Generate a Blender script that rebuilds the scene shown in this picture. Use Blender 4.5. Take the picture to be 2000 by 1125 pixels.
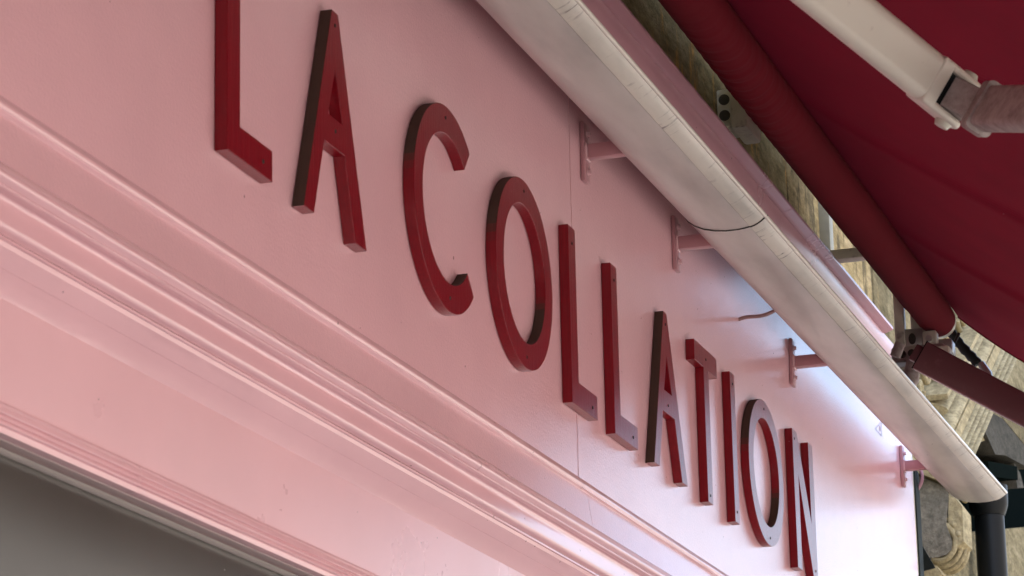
import bpy, bmesh, math, random
from mathutils import Vector, Matrix, noise
random.seed(7)
R = math.radians
scn = bpy.context.scene
for o in list(bpy.data.objects): bpy.data.objects.remove(o)
COL = scn.collection

# ------------------------------------------------------------------ camera
cam_d = bpy.data.cameras.new("camera")
cam_d.sensor_width = 36.0
cam_d.lens = 110.76
cam_d.clip_start = 0.1
cam_d.clip_end = 3000
cam = bpy.data.objects.new("camera", cam_d)
COL.objects.link(cam)
right = Vector((0.30333489, -0.95265595, -0.02084661))
down = Vector((0.24246456, 0.0983234, -0.96516498))
fwd = Vector((0.92151988, 0.28771365, 0.26081022))
m3 = Matrix((right, -down, -fwd)).transposed()
cam.matrix_world = Matrix.Translation((0, -2.0, 1.6)) @ m3.to_4x4()
scn.camera = cam
cam_d.dof.use_dof = True
cam_d.dof.focus_distance = 8.6
cam_d.dof.aperture_fstop = 16

# ------------------------------------------------------------------ world and sun
SUN_TO = Vector((-0.25, 0.24, 0.93)).normalized()
el = math.asin(SUN_TO.z)
az = math.atan2(SUN_TO.x, SUN_TO.y)
w = bpy.data.worlds.new("World")
scn.world = w
w.use_nodes = True
nt = w.node_tree
nt.nodes.clear()
out = nt.nodes.new("ShaderNodeOutputWorld")
bg = nt.nodes.new("ShaderNodeBackground")
sky = nt.nodes.new("ShaderNodeTexSky")
sky.sky_type = 'NISHITA'
sky.sun_disc = False
sky.sun_elevation = el
sky.sun_rotation = az
sky.air_density = 1.0
sky.dust_density = 5.0
bg.inputs[1].default_value = 0.115
nt.links.new(sky.outputs[0], bg.inputs[0])
nt.links.new(bg.outputs[0], out.inputs[0])

sun_d = bpy.data.lights.new("sun", 'SUN')
sun_d.energy = 3.0
sun_d.angle = R(0.5)
sun_d.color = (1.0, 0.965, 0.91)
sun = bpy.data.objects.new("sun", sun_d)
sun.rotation_euler = (-SUN_TO).to_track_quat('-Z', 'Y').to_euler()
sun.location = (0, 0, 30)
COL.objects.link(sun)

vs = scn.view_settings
vs.view_transform = 'Standard'
vs.look = 'None'
vs.gamma = 1.0
vs.use_curve_mapping = False
vs.exposure = 2.95

# ------------------------------------------------------------------ materials
def mat(name, base, rough=0.5, spec=0.5, metallic=0.0):
    m = bpy.data.materials.new(name)
    m.use_nodes = True
    b = m.node_tree.nodes["Principled BSDF"]
    b.inputs["Base Color"].default_value = (*base, 1)
    b.inputs["Roughness"].default_value = rough
    b.inputs["Specular IOR Level"].default_value = spec
    b.inputs["Metallic"].default_value = metallic
    return m, m.node_tree, b

def N(nt, t, **k):
    n = nt.nodes.new(t)
    for a, v in k.items(): setattr(n, a, v)
    return n

def coords(nt, scale=(1, 1, 1)):
    tc = N(nt, "ShaderNodeTexCoord")
    mp = N(nt, "ShaderNodeMapping")
    mp.inputs["Scale"].default_value = scale
    nt.links.new(tc.outputs["Object"], mp.inputs[0])
    return mp.outputs[0]

def tex_noise(nt, vec, scale, detail=4, rough=0.55):
    n = N(nt, "ShaderNodeTexNoise")
    n.inputs["Scale"].default_value = scale
    n.inputs["Detail"].default_value = detail
    n.inputs["Roughness"].default_value = rough
    nt.links.new(vec, n.inputs["Vector"])
    return n.outputs["Fac"]

def ramp(nt, fac, stops):
    r = N(nt, "ShaderNodeValToRGB")
    e = r.color_ramp.elements
    while len(e) < len(stops): e.new(0.5)
    for q, (p, c) in zip(e, stops):
        q.position = p
        q.color = (*c, 1) if len(c) == 3 else c
    nt.links.new(fac, r.inputs[0])
    return r.outputs[0]

def mix(nt, fac, a, b):
    n = N(nt, "ShaderNodeMix", data_type='RGBA')
    if isinstance(fac, (int, float)): n.inputs[0].default_value = fac
    else: nt.links.new(fac, n.inputs[0])
    for i, v in ((6, a), (7, b)):
        if isinstance(v, tuple): n.inputs[i].default_value = (*v, 1)
        else: nt.links.new(v, n.inputs[i])
    return n.outputs[2]

def bump(nt, b, h, strength=0.2, dist=0.002, prev=None):
    n = N(nt, "ShaderNodeBump")
    n.inputs["Strength"].default_value = strength
    n.inputs["Distance"].default_value = dist
    nt.links.new(h, n.inputs["Height"])
    if prev is not None: nt.links.new(prev, n.inputs["Normal"])
    nt.links.new(n.outputs[0], b.inputs["Normal"])
    return n.outputs[0]

def specks(nt, vec, scale, size, keep):
    """sparse little dots: returns 0..1 mask"""
    v = N(nt, "ShaderNodeTexVoronoi")
    v.inputs["Scale"].default_value = scale
    nt.links.new(vec, v.inputs["Vector"])
    lt = N(nt, "ShaderNodeMath", operation='LESS_THAN')
    lt.inputs[1].default_value = size
    nt.links.new(v.outputs["Distance"], lt.inputs[0])
    sx = N(nt, "ShaderNodeSeparateColor")
    nt.links.new(v.outputs["Color"], sx.inputs[0])
    l2 = N(nt, "ShaderNodeMath", operation='LESS_THAN')
    l2.inputs[1].default_value = keep
    nt.links.new(sx.outputs[0], l2.inputs[0])
    mu = N(nt, "ShaderNodeMath", operation='MULTIPLY')
    nt.links.new(lt.outputs[0], mu.inputs[0])
    nt.links.new(l2.outputs[0], mu.inputs[1])
    return mu.outputs[0]

def pink_material(name, base, rough, grain=0.55, spec=0.65):
    m, nt, b = mat(name, base, rough, spec)
    v = coords(nt)
    big = tex_noise(nt, v, 2.2, 5)
    c1 = ramp(nt, big, [(0.3, tuple(x * 0.95 for x in base)), (0.7, tuple(min(1, x * 1.03) for x in base))])
    sp = specks(nt, v, 30, 0.060, 0.07)
    c2 = mix(nt, sp, c1, (0.22, 0.11, 0.11))
    sp2 = specks(nt, coords(nt, (1, 1, 0.6)), 21, 0.05, 0.06)
    c3 = mix(nt, sp2, c2, (0.16, 0.10, 0.09))
    nt.links.new(c3, b.inputs["Base Color"])
    rr = ramp(nt, tex_noise(nt, v, 5, 4), [(0.3, (rough * 0.88,) * 3), (0.7, (rough * 1.12,) * 3)])
    nt.links.new(rr, b.inputs["Roughness"])
    if grain == 0:
        bump(nt, b, tex_noise(nt, v, 40, 2), 0.05, 0.002)
        return m
    n1 = bump(nt, b, tex_noise(nt, v, 150, 3, 0.6), grain, 0.0014)
    n2 = bump(nt, b, tex_noise(nt, coords(nt, (0.10, 1, 1)), 90, 3, 0.6), 0.12, 0.0016, n1)
    bump(nt, b, tex_noise(nt, coords(nt, (1, 1, 1)), 6, 2), 0.07, 0.010, n2)
    return m

PINK = (0.785, 0.455, 0.487)
M_wall = pink_material("pink_wall_paint", PINK, 0.175)
M_panel = pink_material("pink_panel_paint", PINK, 0.30, 0.0)
M_trim = pink_material("pink_trim_paint", PINK, 0.11, 0.05)
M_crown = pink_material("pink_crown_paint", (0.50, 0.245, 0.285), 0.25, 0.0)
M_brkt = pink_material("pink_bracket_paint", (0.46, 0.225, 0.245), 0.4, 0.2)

def letter_material():
    m, nt, b = mat("red_letter_paint", (0.2, 0.002, 0.009), 0.25, 0.4)
    v = coords(nt)
    vs_ = coords(nt, (1, 1, 0.05))
    grain = tex_noise(nt, vs_, 170, 4, 0.65)
    c = ramp(nt, grain, [(0.3, (0.17, 0.001, 0.007)), (0.7, (0.23, 0.003, 0.010))])
    # dull dark brown on faces that look upwards
    g = N(nt, "ShaderNodeNewGeometry")
    s = N(nt, "ShaderNodeSeparateXYZ")
    nt.links.new(g.outputs["True Normal"], s.inputs[0])
    mr = N(nt, "ShaderNodeMapRange")
    mr.inputs[1].default_value = 0.10
    mr.inputs[2].default_value = 0.30
    nt.links.new(s.outputs[2], mr.inputs[0])
    c = mix(nt, mr.outputs[0], c, (0.062, 0.034, 0.024))
    sp = specks(nt, v, 30, 0.07, 0.10)
    c = mix(nt, sp, c, (0.26, 0.09, 0.10))
    nt.links.new(c, b.inputs["Base Color"])
    r2 = N(nt, "ShaderNodeMapRange")
    r2.inputs[3].default_value = 0.28
    r2.inputs[4].default_value = 0.8
    nt.links.new(mr.outputs[0], r2.inputs[0])
    nt.links.new(r2.outputs[0], b.inputs["Roughness"])
    n1 = bump(nt, b, grain, 0.5, 0.0014)
    bump(nt, b, tex_noise(nt, v, 140, 3), 0.12, 0.001, n1)
    return m
M_red = letter_material()

def trough_material(name, base, rough, metal, drips):
    m, nt, b = mat(name, base, rough, 0.5, metal)
    v = coords(nt, (0.5, 2.0, 2.0))
    big = tex_noise(nt, v, 4.0, 5)
    c = ramp(nt, big, [(0.28, tuple(x * 0.72 for x in base)), (0.5, base), (0.72, tuple(min(1, x * 1.18) for x in base))])
    st = tex_noise(nt, coords(nt, (1.0, 0.12, 0.12)), 55, 4, 0.7)
    lo = 0.565 if drips else 0.66
    msk = ramp(nt, st, [(lo, (0, 0, 0)), (lo + 0.07, (1, 1, 1))])
    br = ramp(nt, tex_noise(nt, coords(nt, (1, 3, 3)), 9, 3), [(0.46, (0, 0, 0)), (0.66, (1, 1, 1))])
    mm = N(nt, "ShaderNodeMath", operation='MULTIPLY')
    nt.links.new(msk, mm.inputs[0])
    nt.links.new(br, mm.inputs[1])
    m2 = N(nt, "ShaderNodeMath", operation='MULTIPLY')
    nt.links.new(mm.outputs[0], m2.inputs[0])
    m2.inputs[1].default_value = 0.8 if drips else 0.35
    c = mix(nt, m2.outputs[0], c, (0.13, 0.09, 0.075))
    sp = specks(nt, coords(nt), 22, 0.07, 0.10)
    c = mix(nt, sp, c, (0.12, 0.10, 0.10))
    nt.links.new(c, b.inputs["Base Color"])
    bump(nt, b, tex_noise(nt, coords(nt, (0.6, 2, 2)), 6, 3), 0.12, 0.006)
    return m
M_trough = trough_material("weathered_grey_aluminium", (0.51, 0.485, 0.445), 0.32, 0.08, False)
M_cream = trough_material("cream_lip_enamel", (0.63, 0.58, 0.495), 0.30, 0.05, True)
M_bead = mat("cream_bead_enamel", (0.78, 0.73, 0.64), 0.22)[0]

def fabric_material(name, base, trans, rough=0.9, weave=900):
    m, nt, b = mat(name, base, rough, 0.12)
    v = coords(nt)
    c = ramp(nt, tex_noise(nt, v, 3, 4), [(0.3, tuple(x * 0.9 for x in base)), (0.7, tuple(x * 1.08 for x in base))])
    sp = specks(nt, v, 9, 0.022, 0.12)
    c = mix(nt, sp, c, (0.45, 0.3, 0.3))
    nt.links.new(c, b.inputs["Base Color"])
    bump(nt, b, tex_noise(nt, v, weave, 2), 0.15, 0.0006)
    if trans:
        t = N(nt, "ShaderNodeBsdfTranslucent")
        t.inputs[0].default_value = (0.42, 0.02, 0.05, 1)
        mx = N(nt, "ShaderNodeMixShader")
        mx.inputs[0].default_value = trans
        o = nt.nodes["Material Output"]
        nt.links.new(b.outputs[0], mx.inputs[1])
        nt.links.new(t.outputs[0], mx.inputs[2])
        nt.links.new(mx.outputs[0], o.inputs[0])
    return m
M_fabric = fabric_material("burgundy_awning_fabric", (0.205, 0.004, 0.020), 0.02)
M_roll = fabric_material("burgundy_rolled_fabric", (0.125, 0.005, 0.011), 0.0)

def stone_material(name, a, bcol, c3, streak=0.55, sc=7, bmp=0.6, stretch=0.16):
    m, nt, b = mat(name, a, 0.9, 0.03)
    v = coords(nt)
    n1 = tex_noise(nt, coords(nt, (0.3, 1, 1)), sc, 8, 0.65)
    c = ramp(nt, n1, [(0.28, tuple(x * 0.62 for x in a)), (0.5, a), (0.72, bcol)])
    st = tex_noise(nt, coords(nt, (1, 1, stretch)), 13, 6, 0.65)
    msk = ramp(nt, st, [(streak, (0, 0, 0)), (streak + 0.12, (1, 1, 1))])
    c = mix(nt, msk, c, c3)
    gr = ramp(nt, tex_noise(nt, coords(nt, (0.3, 1, 1)), 55, 6, 0.7), [(0.35, (0.55, 0.55, 0.55)), (0.65, (1.2, 1.2, 1.2))])
    mu = N(nt, "ShaderNodeMix", data_type='RGBA', blend_type='MULTIPLY')
    mu.inputs[0].default_value = 0.8
    nt.links.new(c, mu.inputs[6])
    nt.links.new(gr, mu.inputs[7])
    nt.links.new(mu.outputs[2], b.inputs["Base Color"])
    bump(nt, b, tex_noise(nt, v, 60, 8, 0.7), bmp, 0.012)
    return m
M_stone_a = stone_material("mossy_stone", (0.31, 0.24, 0.105), (0.46, 0.36, 0.18), (0.66, 0.36, 0.09), 0.55, 20, 0.8, 0.30)
M_stone_b = stone_material("ochre_stone", (0.46, 0.35, 0.17), (0.60, 0.46, 0.26), (0.17, 0.135, 0.075), 0.50, 20, 0.8, 0.30)
M_stone_c = stone_material("dark_damp_stone", (0.20, 0.165, 0.09), (0.36, 0.29, 0.16), (0.45, 0.32, 0.15), 0.6)
M_plaster = stone_material("tan_roughcast", (0.30, 0.25, 0.14), (0.40, 0.335, 0.20), (0.22, 0.19, 0.115), 0.58, 16, 0.9, 0.8)
M_carved = stone_material("carved_limestone", (0.44, 0.365, 0.21), (0.52, 0.44, 0.27), (0.30, 0.25, 0.15), 0.62, 18, 0.5, 0.8)
M_console = stone_material("grey_weathered_limestone", (0.24, 0.22, 0.175), (0.34, 0.31, 0.24), (0.15, 0.14, 0.11), 0.58, 20, 0.5, 0.8)
M_mortar = stone_material("recessed_mortar", (0.10, 0.09, 0.065), (0.16, 0.14, 0.10), (0.07, 0.065, 0.05), 0.6)
M_opp = mat("warm_grey_render", (0.42, 0.395, 0.365), 0.9)[0]
M_opp2 = mat("brown_grey_render", (0.26, 0.235, 0.205), 0.9)[0]
M_void = mat("void_black", (0.006, 0.009, 0.008), 0.8, 0.0)[0]  # near-black colour holds the shade of the recess; the rafter shares it
M_beam = stone_material("dusty_grey_timber", (0.085, 0.078, 0.06), (0.11, 0.10, 0.08), (0.06, 0.055, 0.045), 0.6, 5, 0.2, 0.8)
M_pipe = mat("black_pipe_paint", (0.004, 0.005, 0.0055), 0.4, 0.2)[0]
M_dirtwhite = trough_material("dirty_white_enamel", (0.55, 0.53, 0.44), 0.4, 0.0, True)
M_rail = trough_material("dull_khaki_enamel", (0.30, 0.29, 0.215), 0.6, 0.0, True)
M_sock = mat("grey_socket", (0.09, 0.085, 0.065), 0.7)[0]
M_oldw = trough_material("old_ivory_enamel", (0.80, 0.78, 0.64), 0.5, 0.0, True)
M_hole = mat("dark_socket", (0.03, 0.028, 0.022), 0.8)[0]

def arm_material(name, base, dirt, dirt_col, rough=0.35):
    m, nt, b = mat(name, base, rough)
    v = coords(nt)
    n = tex_noise(nt, v, 28, 7, 0.7)
    msk = ramp(nt, n, [(0.62 - dirt, (0, 0, 0)), (0.80 - dirt * 0.6, (1, 1, 1))])
    c = mix(nt, msk, base, dirt_col)
    n2 = tex_noise(nt, coords(nt, (3, 1, 1)), 60, 4)
    c = mix(nt, ramp(nt, n2, [(0.66, (0, 0, 0)), (0.74, (0.5 * dirt * 3,) * 3)]), c, tuple(x * 0.4 for x in dirt_col))
    nt.links.new(c, b.inputs["Base Color"])
    bump(nt, b, n, 0.10 + dirt, 0.002)
    return m
M_arm = arm_material("cream_arm_enamel", (0.64, 0.585, 0.50), 0.0, (0.45, 0.38, 0.33))
M_armdirty = arm_material("grimy_arm_enamel", (0.40, 0.335, 0.315), 0.20, (0.20, 0.15, 0.135), 0.6)
M_armshade = arm_material("shaded_arm_enamel", (0.115, 0.042, 0.048), 0.05, (0.17, 0.07, 0.075), 0.28)  # awning shade and red reflections put into the colour of a cream arm
M_metal = mat("dull_zinc", (0.42, 0.41, 0.39), 0.35, 0.5, 0.7)[0]
M_rubber = mat("black_rubber", (0.010, 0.012, 0.011), 0.55, 0.3)[0]
M_weld = pink_material("pink_weld_paint", (0.70, 0.42, 0.44), 0.2, 0.5)
M_edge = mat("dark_green_edge_board", (0.03, 0.036, 0.033), 0.6, 0.03)[0]
M_edge2 = mat("bare_cream_edge", (0.62, 0.58, 0.48), 0.5)[0]
M_cable = mat("dusty_pink_cable", (0.30, 0.17, 0.16), 0.6)[0]
M_ink = mat("grey_print", (0.33, 0.30, 0.32), 0.5)[0]
M_gap = mat("joint_filler", (0.05, 0.025, 0.025), 0.9, 0.0)[0]

def glass_material():
    m, nt, b = mat("dusky_window_glass", (0.085, 0.076, 0.066), 0.15, 0.3)
    v = coords(nt)
    c = ramp(nt, tex_noise(nt, v, 1.2, 3), [(0.3, (0.052, 0.046, 0.039)), (0.7, (0.072, 0.066, 0.058))])
    sp = specks(nt, v, 12, 0.03, 0.15)
    c = mix(nt, sp, c, (0.4, 0.4, 0.38))
    nt.links.new(c, b.inputs["Base Color"])
    return m
M_glass = glass_material()
M_putty = mat("grey_putty", (0.36, 0.31, 0.29), 0.6, 0.2)[0]
M_strip = mat("grey_glazing_strip", (0.55, 0.40, 0.39), 0.35)[0]

# ------------------------------------------------------------------ mesh helpers
def link(name, me, m, parent=None):
    o = bpy.data.objects.new(name, me)
    COL.objects.link(o)
    if m is not None and len(me.materials) == 0: me.materials.append(m)
    if parent is not None: o.parent = parent
    return o

def obj(name, bm, m, parent=None, smooth=40):
    bmesh.ops.recalc_face_normals(bm, faces=bm.faces[:])
    me = bpy.data.meshes.new(name)
    bm.to_mesh(me)
    bm.free()
    if smooth:
        me.shade_smooth()
        me.set_sharp_from_angle(angle=R(smooth))
    return link(name, me, m, parent)

def empty(name, loc=(0, 0, 0)):
    o = bpy.data.objects.new(name, None)
    o.location = (0, 0, 0)
    COL.objects.link(o)
    return o

def tag(o, label, cat, group=None):
    o["label"] = label
    o["category"] = cat
    if group: o["group"] = group
    return o

def struct(o):
    o["kind"] = "structure"
    return o

def box(bm, x0, x1, y0, y1, z0, z1, bev=0.0, M=None):
    r = bmesh.ops.create_cube(bm, size=1.0)
    vs_ = r['verts']
    for v in vs_:
        v.co = Vector(((x0 + x1) / 2 + v.co.x * (x1 - x0), (y0 + y1) / 2 + v.co.y * (y1 - y0), (z0 + z1) / 2 + v.co.z * (z1 - z0)))
    if bev:
        es = list({e for v in vs_ for e in v.link_edges})
        r2 = bmesh.ops.bevel(bm, geom=es, offset=bev, segments=2, profile=0.5, affect='EDGES')
        vs_ = list({v for f in r2['faces'] for v in f.verts} | {v for v in vs_ if v.is_valid})
    if M is not None:
        for v in vs_: v.co = M @ v.co
    return vs_

def BX(*a, **k):
    bm = bmesh.new()
    box(bm, *a, **k)
    return bm

def prof_x(bm, prof, x0, x1, step=0.12, wob=0.0, seed=0.0, close=False, caps=True):
    """sweep a (y,z) profile along x; wob = waviness in metres"""
    n = max(1, int(math.ceil((x1 - x0) / step)))
    rows = []
    for i in range(n + 1):
        x = x0 + (x1 - x0) * i / n
        row = []
        for j, (y, z) in enumerate(prof):
            dy = dz = 0
            if wob:
                dy = wob * noise.noise(Vector((x * 1.7, j * 0.35, seed)))
                dz = wob * noise.noise(Vector((x * 1.7, j * 0.35, seed + 9.3)))
                dz += 0.5 * wob * noise.noise(Vector((x * 7, j * 0.5, seed + 3)))
            row.append(bm.verts.new((x, y + dy, z + dz)))
        rows.append(row)
    m = len(prof)
    for i in range(n):
        for j in range(m if close else m - 1):
            k = (j + 1) % m
            bm.faces.new((rows[i][j], rows[i][k], rows[i + 1][k], rows[i + 1][j]))
    if close and caps:
        bm.faces.new(rows[0])
        bm.faces.new(rows[-1][::-1])

def PX(prof, x0, x1, **k):
    bm = bmesh.new()
    prof_x(bm, prof, x0, x1, **k)
    return bm

def poly_extrude(bm, pts, d):
    """pts: 3D loop, extruded by the vector d"""
    a = [bm.verts.new(p) for p in pts]
    b = [bm.verts.new(Vector(p) + Vector(d)) for p in pts]
    bm.faces.new(a)
    bm.faces.new(b[::-1])
    for i in range(len(pts)):
        j = (i + 1) % len(pts)
        bm.faces.new((a[i], b[i], b[j], a[j]))

def tube(bm, pts, r, seg=10, caps=True, rad=None):
    pts = [Vector(p) for p in pts]
    rings = []
    up = Vector((0.13, 0.31, 0.94))
    for i, p in enumerate(pts):
        t = (pts[min(i + 1, len(pts) - 1)] - pts[max(i - 1, 0)]).normalized()
        a = t.cross(up)
        if a.length < 1e-3: a = t.cross(Vector((1, 0, 0)))
        a.normalize()
        b = t.cross(a).normalized()
        rr = rad[i] if rad else r
        rings.append([bm.verts.new(p + (a * math.cos(2 * math.pi * k / seg) + b * math.sin(2 * math.pi * k / seg)) * rr) for k in range(seg)])
    for i in range(len(pts) - 1):
        for k in range(seg):
            l = (k + 1) % seg
            bm.faces.new((rings[i][k], rings[i][l], rings[i + 1][l], rings[i + 1][k]))
    if caps:
        bm.faces.new(rings[0][::-1])
        bm.faces.new(rings[-1])

def TB(pts, r, **k):
    bm = bmesh.new()
    tube(bm, pts, r, **k)
    return bm

def frame(o, u, h):
    """matrix with local x = u, local z = h"""
    u = Vector(u).normalized()
    h = Vector(h)
    h = (h - u * h.dot(u)).normalized()
    s = h.cross(u)
    return Matrix.Translation(o) @ Matrix((u, s, h)).transposed().to_4x4()

# ------------------------------------------------------------------ ground and street
bm = bmesh.new()
bmesh.ops.create_grid(bm, x_segments=1, y_segments=1, size=600)
mg, ntg, bgd = mat("pale_stone_paving", (0.36, 0.33, 0.29), 0.8, 0.3)
cg = ramp(ntg, tex_noise(ntg, coords(ntg), 3, 6), [(0.3, (0.135, 0.13, 0.124)), (0.7, (0.185, 0.18, 0.172))])
ntg.links.new(cg, bgd.inputs["Base Color"])
struct(obj("ground", bm, mg, None, 0))

# ------------------------------------------------------------------ shopfront woodwork
FX0, FX1 = -7.0, 11.30
shop = tag(empty("shopfront"), "pink painted wooden shopfront carrying the red letters of the name", "shopfront")
SEAM = 6.891
def rp(pts, n=3):
    """round the corners of a (y,z,r) profile"""
    out_ = []
    for i, p in enumerate(pts):
        r = p[2] if len(p) > 2 else 0
        if not r or i in (0, len(pts) - 1):
            out_.append((p[0], p[1]))
            continue
        P = Vector(p[:2]); A = Vector(pts[i - 1][:2]); B = Vector(pts[i + 1][:2])
        a = (A - P); b = (B - P)
        d = min(r, a.length * 0.45, b.length * 0.45)
        a = P + a.normalized() * d
        b = P + b.normalized() * d
        for k in range(n + 1):
            t = k / n
            q = a * (1 - t) ** 2 + P * 2 * t * (1 - t) + b * t * t
            out_.append((q.x, q.y))
    return out_
def back(pts, d=0.056):
    """set a profile back by d towards the house and raise it a little"""
    return [(y + d, z + (z - 1.6) * d / 2.0) for y, z in pts]
def fascia(x0, x1, name="fascia_board"):
    bm = bmesh.new()
    prof_x(bm, [(0, 3.064), (0, 3.4), (0, 3.8), (0, 4.21), (0.10, 4.21), (0.10, 3.064)], x0, x1, step=0.4, close=True)
    return obj(name, bm, M_wall, shop, 40)
fascia(FX0, SEAM - 0.0026)
fascia(SEAM + 0.0026, FX1)
obj("joint_filler", BX(SEAM - 0.0025, SEAM + 0.0025, 0.012, 0.09, 3.08, 4.2), M_gap, shop, 0)
bead = rp([(0.001, 3.0790), (-0.0040, 3.0786, 0.001), (-0.0108, 3.0665, 0.003), (-0.0118, 3.0620, 0.0022), (-0.0088, 3.0572, 0.0006), (-0.0098, 3.0560, 0.0007), (-0.0085, 3.0546, 0.0006), (-0.0030, 3.0512, 0.0006), (-0.0032, 3.0502), (0.001, 3.0500)])
obj("bead_moulding", PX(bead, FX0, SEAM - 0.001, wob=0.00036, seed=1, step=0.06), M_trim, shop, 50)
obj("bead_moulding", PX(bead, SEAM + 0.0012, FX1, wob=0.00036, seed=2, step=0.06), M_trim, shop, 50)
slant = [(-0.002, 3.0515), (-0.007, 3.012), (-0.0140, 2.9690), (0.06, 2.969), (0.06, 3.0515)]
obj("slanted_board", PX(slant, FX0, 6.955, step=0.3, close=True), M_wall, shop, 30)
obj("slanted_board", PX(slant, 6.9575, FX1, step=0.3, close=True), M_wall, shop, 30)
roll = rp([(-0.005, 2.9700), (-0.0145, 2.9728, 0.0015), (-0.0400, 2.9426, 0.0075), (-0.0280, 2.9323, 0.0010), (-0.0262, 2.9318)])
obj("roll_moulding", PX(roll, FX0, 6.05, wob=0.00048, seed=4, step=0.06), M_trim, shop, 50)
obj("roll_moulding", PX(roll, 6.052, FX1, wob=0.00048, seed=5, step=0.06), M_trim, shop, 50)
fill = rp([(-0.0262, 2.9322), (-0.0290, 2.9308, 0.0008), (-0.0290, 2.9285, 0.0008), (-0.0260, 2.9268, 0.0006), (-0.0190, 2.9262, 0.001), (-0.0110, 2.9260)])
obj("fillet", PX(fill, FX0, FX1, wob=0.00036, seed=6, step=0.06), M_trim, shop, 35)
cove = rp([(-0.0150, 2.9268), (-0.0110, 2.9248, 0.001), (-0.0093, 2.9216, 0.002), (-0.0085, 2.9156, 0.003), (-0.0087, 2.9066), (-0.0087, 2.8868, 0.0026), (-0.0045, 2.8811, 0.003), (0.0045, 2.8774)])
obj("cove_moulding", PX(cove, FX0, FX1, wob=0.00042, seed=7, step=0.06), M_trim, shop, 50)
drip = rp([(0.0055, 2.8777), (0.0029, 2.8757, 0.0008), (0.0029, 2.8725, 0.0008), (0.0055, 2.8711, 0.0006), (0.0075, 2.8715), (0.0095, 2.8735)])
obj("drip_bead", PX(drip, FX0, 6.25, wob=0.00036, seed=8, step=0.06), M_trim, shop, 40)
obj("drip_bead", PX(drip, 6.252, FX1, wob=0.00036, seed=9, step=0.06), M_trim, shop, 40)
sof = [(0.0075, 2.8730), (0.0100, 2.8640), (0.0107, 2.8637), (0.0205, 2.8535), (0.0300, 2.8437), (0.0311, 2.8433), (0.0395, 2.8350), (0.0480, 2.8258), (0.0540, 2.8175), (0.0575, 2.8125)]
obj("soffit_cove", PX(sof, FX0, FX1, wob=0.00030, seed=10, step=0.06), M_trim, shop, 18)
obj("transom_panel", PX([(0.056, 2.8128), (0.058, 2.73), (0.060, 2.6570), (0.16, 2.6570), (0.16, 2.8128)], FX0, FX1, step=0.4, close=True), M_panel, shop, 30)
fr = rp([(0.008, 2.6300), (-0.0015, 2.6294), (-0.0020, 2.6270), (0.0010, 2.6262), (-0.0060, 2.6250, 0.0008), (-0.0100, 2.6180, 0.0014), (-0.0112, 2.6090, 0.0010), (-0.0060, 2.6074, 0.0004), (-0.0092, 2.6058, 0.0008), (-0.0098, 2.6010, 0.0008), (-0.0045, 2.5996, 0.0004), (-0.0076, 2.5980, 0.0008), (-0.0080, 2.5935, 0.0008), (-0.0030, 2.5922, 0.0004), (-0.0050, 2.5908, 0.0007), (-0.0020, 2.5835, 0.0006), (0.012, 2.5822), (0.012, 2.5850)])
obj("window_frame_moulding", PX(back(fr), FX0, 4.5400, wob=0.00030, seed=11, step=0.06), M_trim, shop, 35)
obj("window_frame_moulding", PX(back(fr), 4.5412, FX1, wob=0.00030, seed=12, step=0.06), M_trim, shop, 35)
obj("glazing_strip", PX(back([(0.0135, 2.5850), (0.0140, 2.5812), (0.022, 2.5800), (0.030, 2.5812), (0.036, 2.5790), (0.042, 2.5800), (0.042, 2.60), (0.0135, 2.60)]), FX0, FX1, wob=0.00018, seed=13, step=0.08, close=True), M_strip, shop, 35)
obj("putty_bead", PX(back([(0.0365, 2.5786), (0.031, 2.5778), (0.034, 2.5745), (0.0415, 2.5720), (0.0415, 2.5786)]), FX0, FX1, wob=0.00042, seed=14, step=0.05, close=True), M_putty, shop, 35)
obj("window_pane", BX(FX0, FX1, 0.0985, 0.106, 0.75, 2.645), M_glass, shop, 0)
obj("stall_riser", BX(FX0, FX1, 0.02, 0.125, 0.0, 0.74), M_wall, shop, 0)
for x in (FX0, 6.0, FX1 - 0.12):
    obj("pilaster", BX(x - 0.04, x + 0.12, 0.02, 0.090, 0.741, 2.600) if x < 11 else BX(x, x + 0.12, 0.02, 0.090, 0.741, 2.600), M_wall, shop, 0) if x != 6.0 else None
# crown moulding under the roller
crown_lo = [(0.0, 4.175), (-0.010, 4.180), (-0.014, 4.200), (-0.022, 4.225), (-0.034, 4.250), (-0.044, 4.272), (-0.048, 4.290), (-0.0485, 4.301), (0.02, 4.301), (0.02, 4.175)]
obj("crown_moulding", PX(crown_lo, FX0, 9.02, wob=0.00030, seed=20, step=0.08, close=True), M_crown, shop, 35)
obj("crown_moulding", PX(crown_lo, 9.022, 11.26, wob=0.00030, seed=21, step=0.08, close=True), M_crown, shop, 35)
crown_hi = [(0.02, 4.302), (-0.050, 4.302), (-0.0560, 4.3025), (-0.0610, 4.3045), (-0.0690, 4.3080), (-0.0760, 4.3100), (-0.0800, 4.3125), (-0.0810, 4.3160), (-0.0800, 4.322), (-0.07, 4.326), (0.11, 4.335), (0.11, 4.302)]
obj("crown_cap", PX(crown_hi, FX0, 9.02, wob=0.00036, seed=22, step=0.08, close=True), M_crown, shop, 35)
obj("crown_cap", PX(crown_hi, 9.022, 10.62, wob=0.00036, seed=23, step=0.08, close=True), M_crown, shop, 35)
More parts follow.
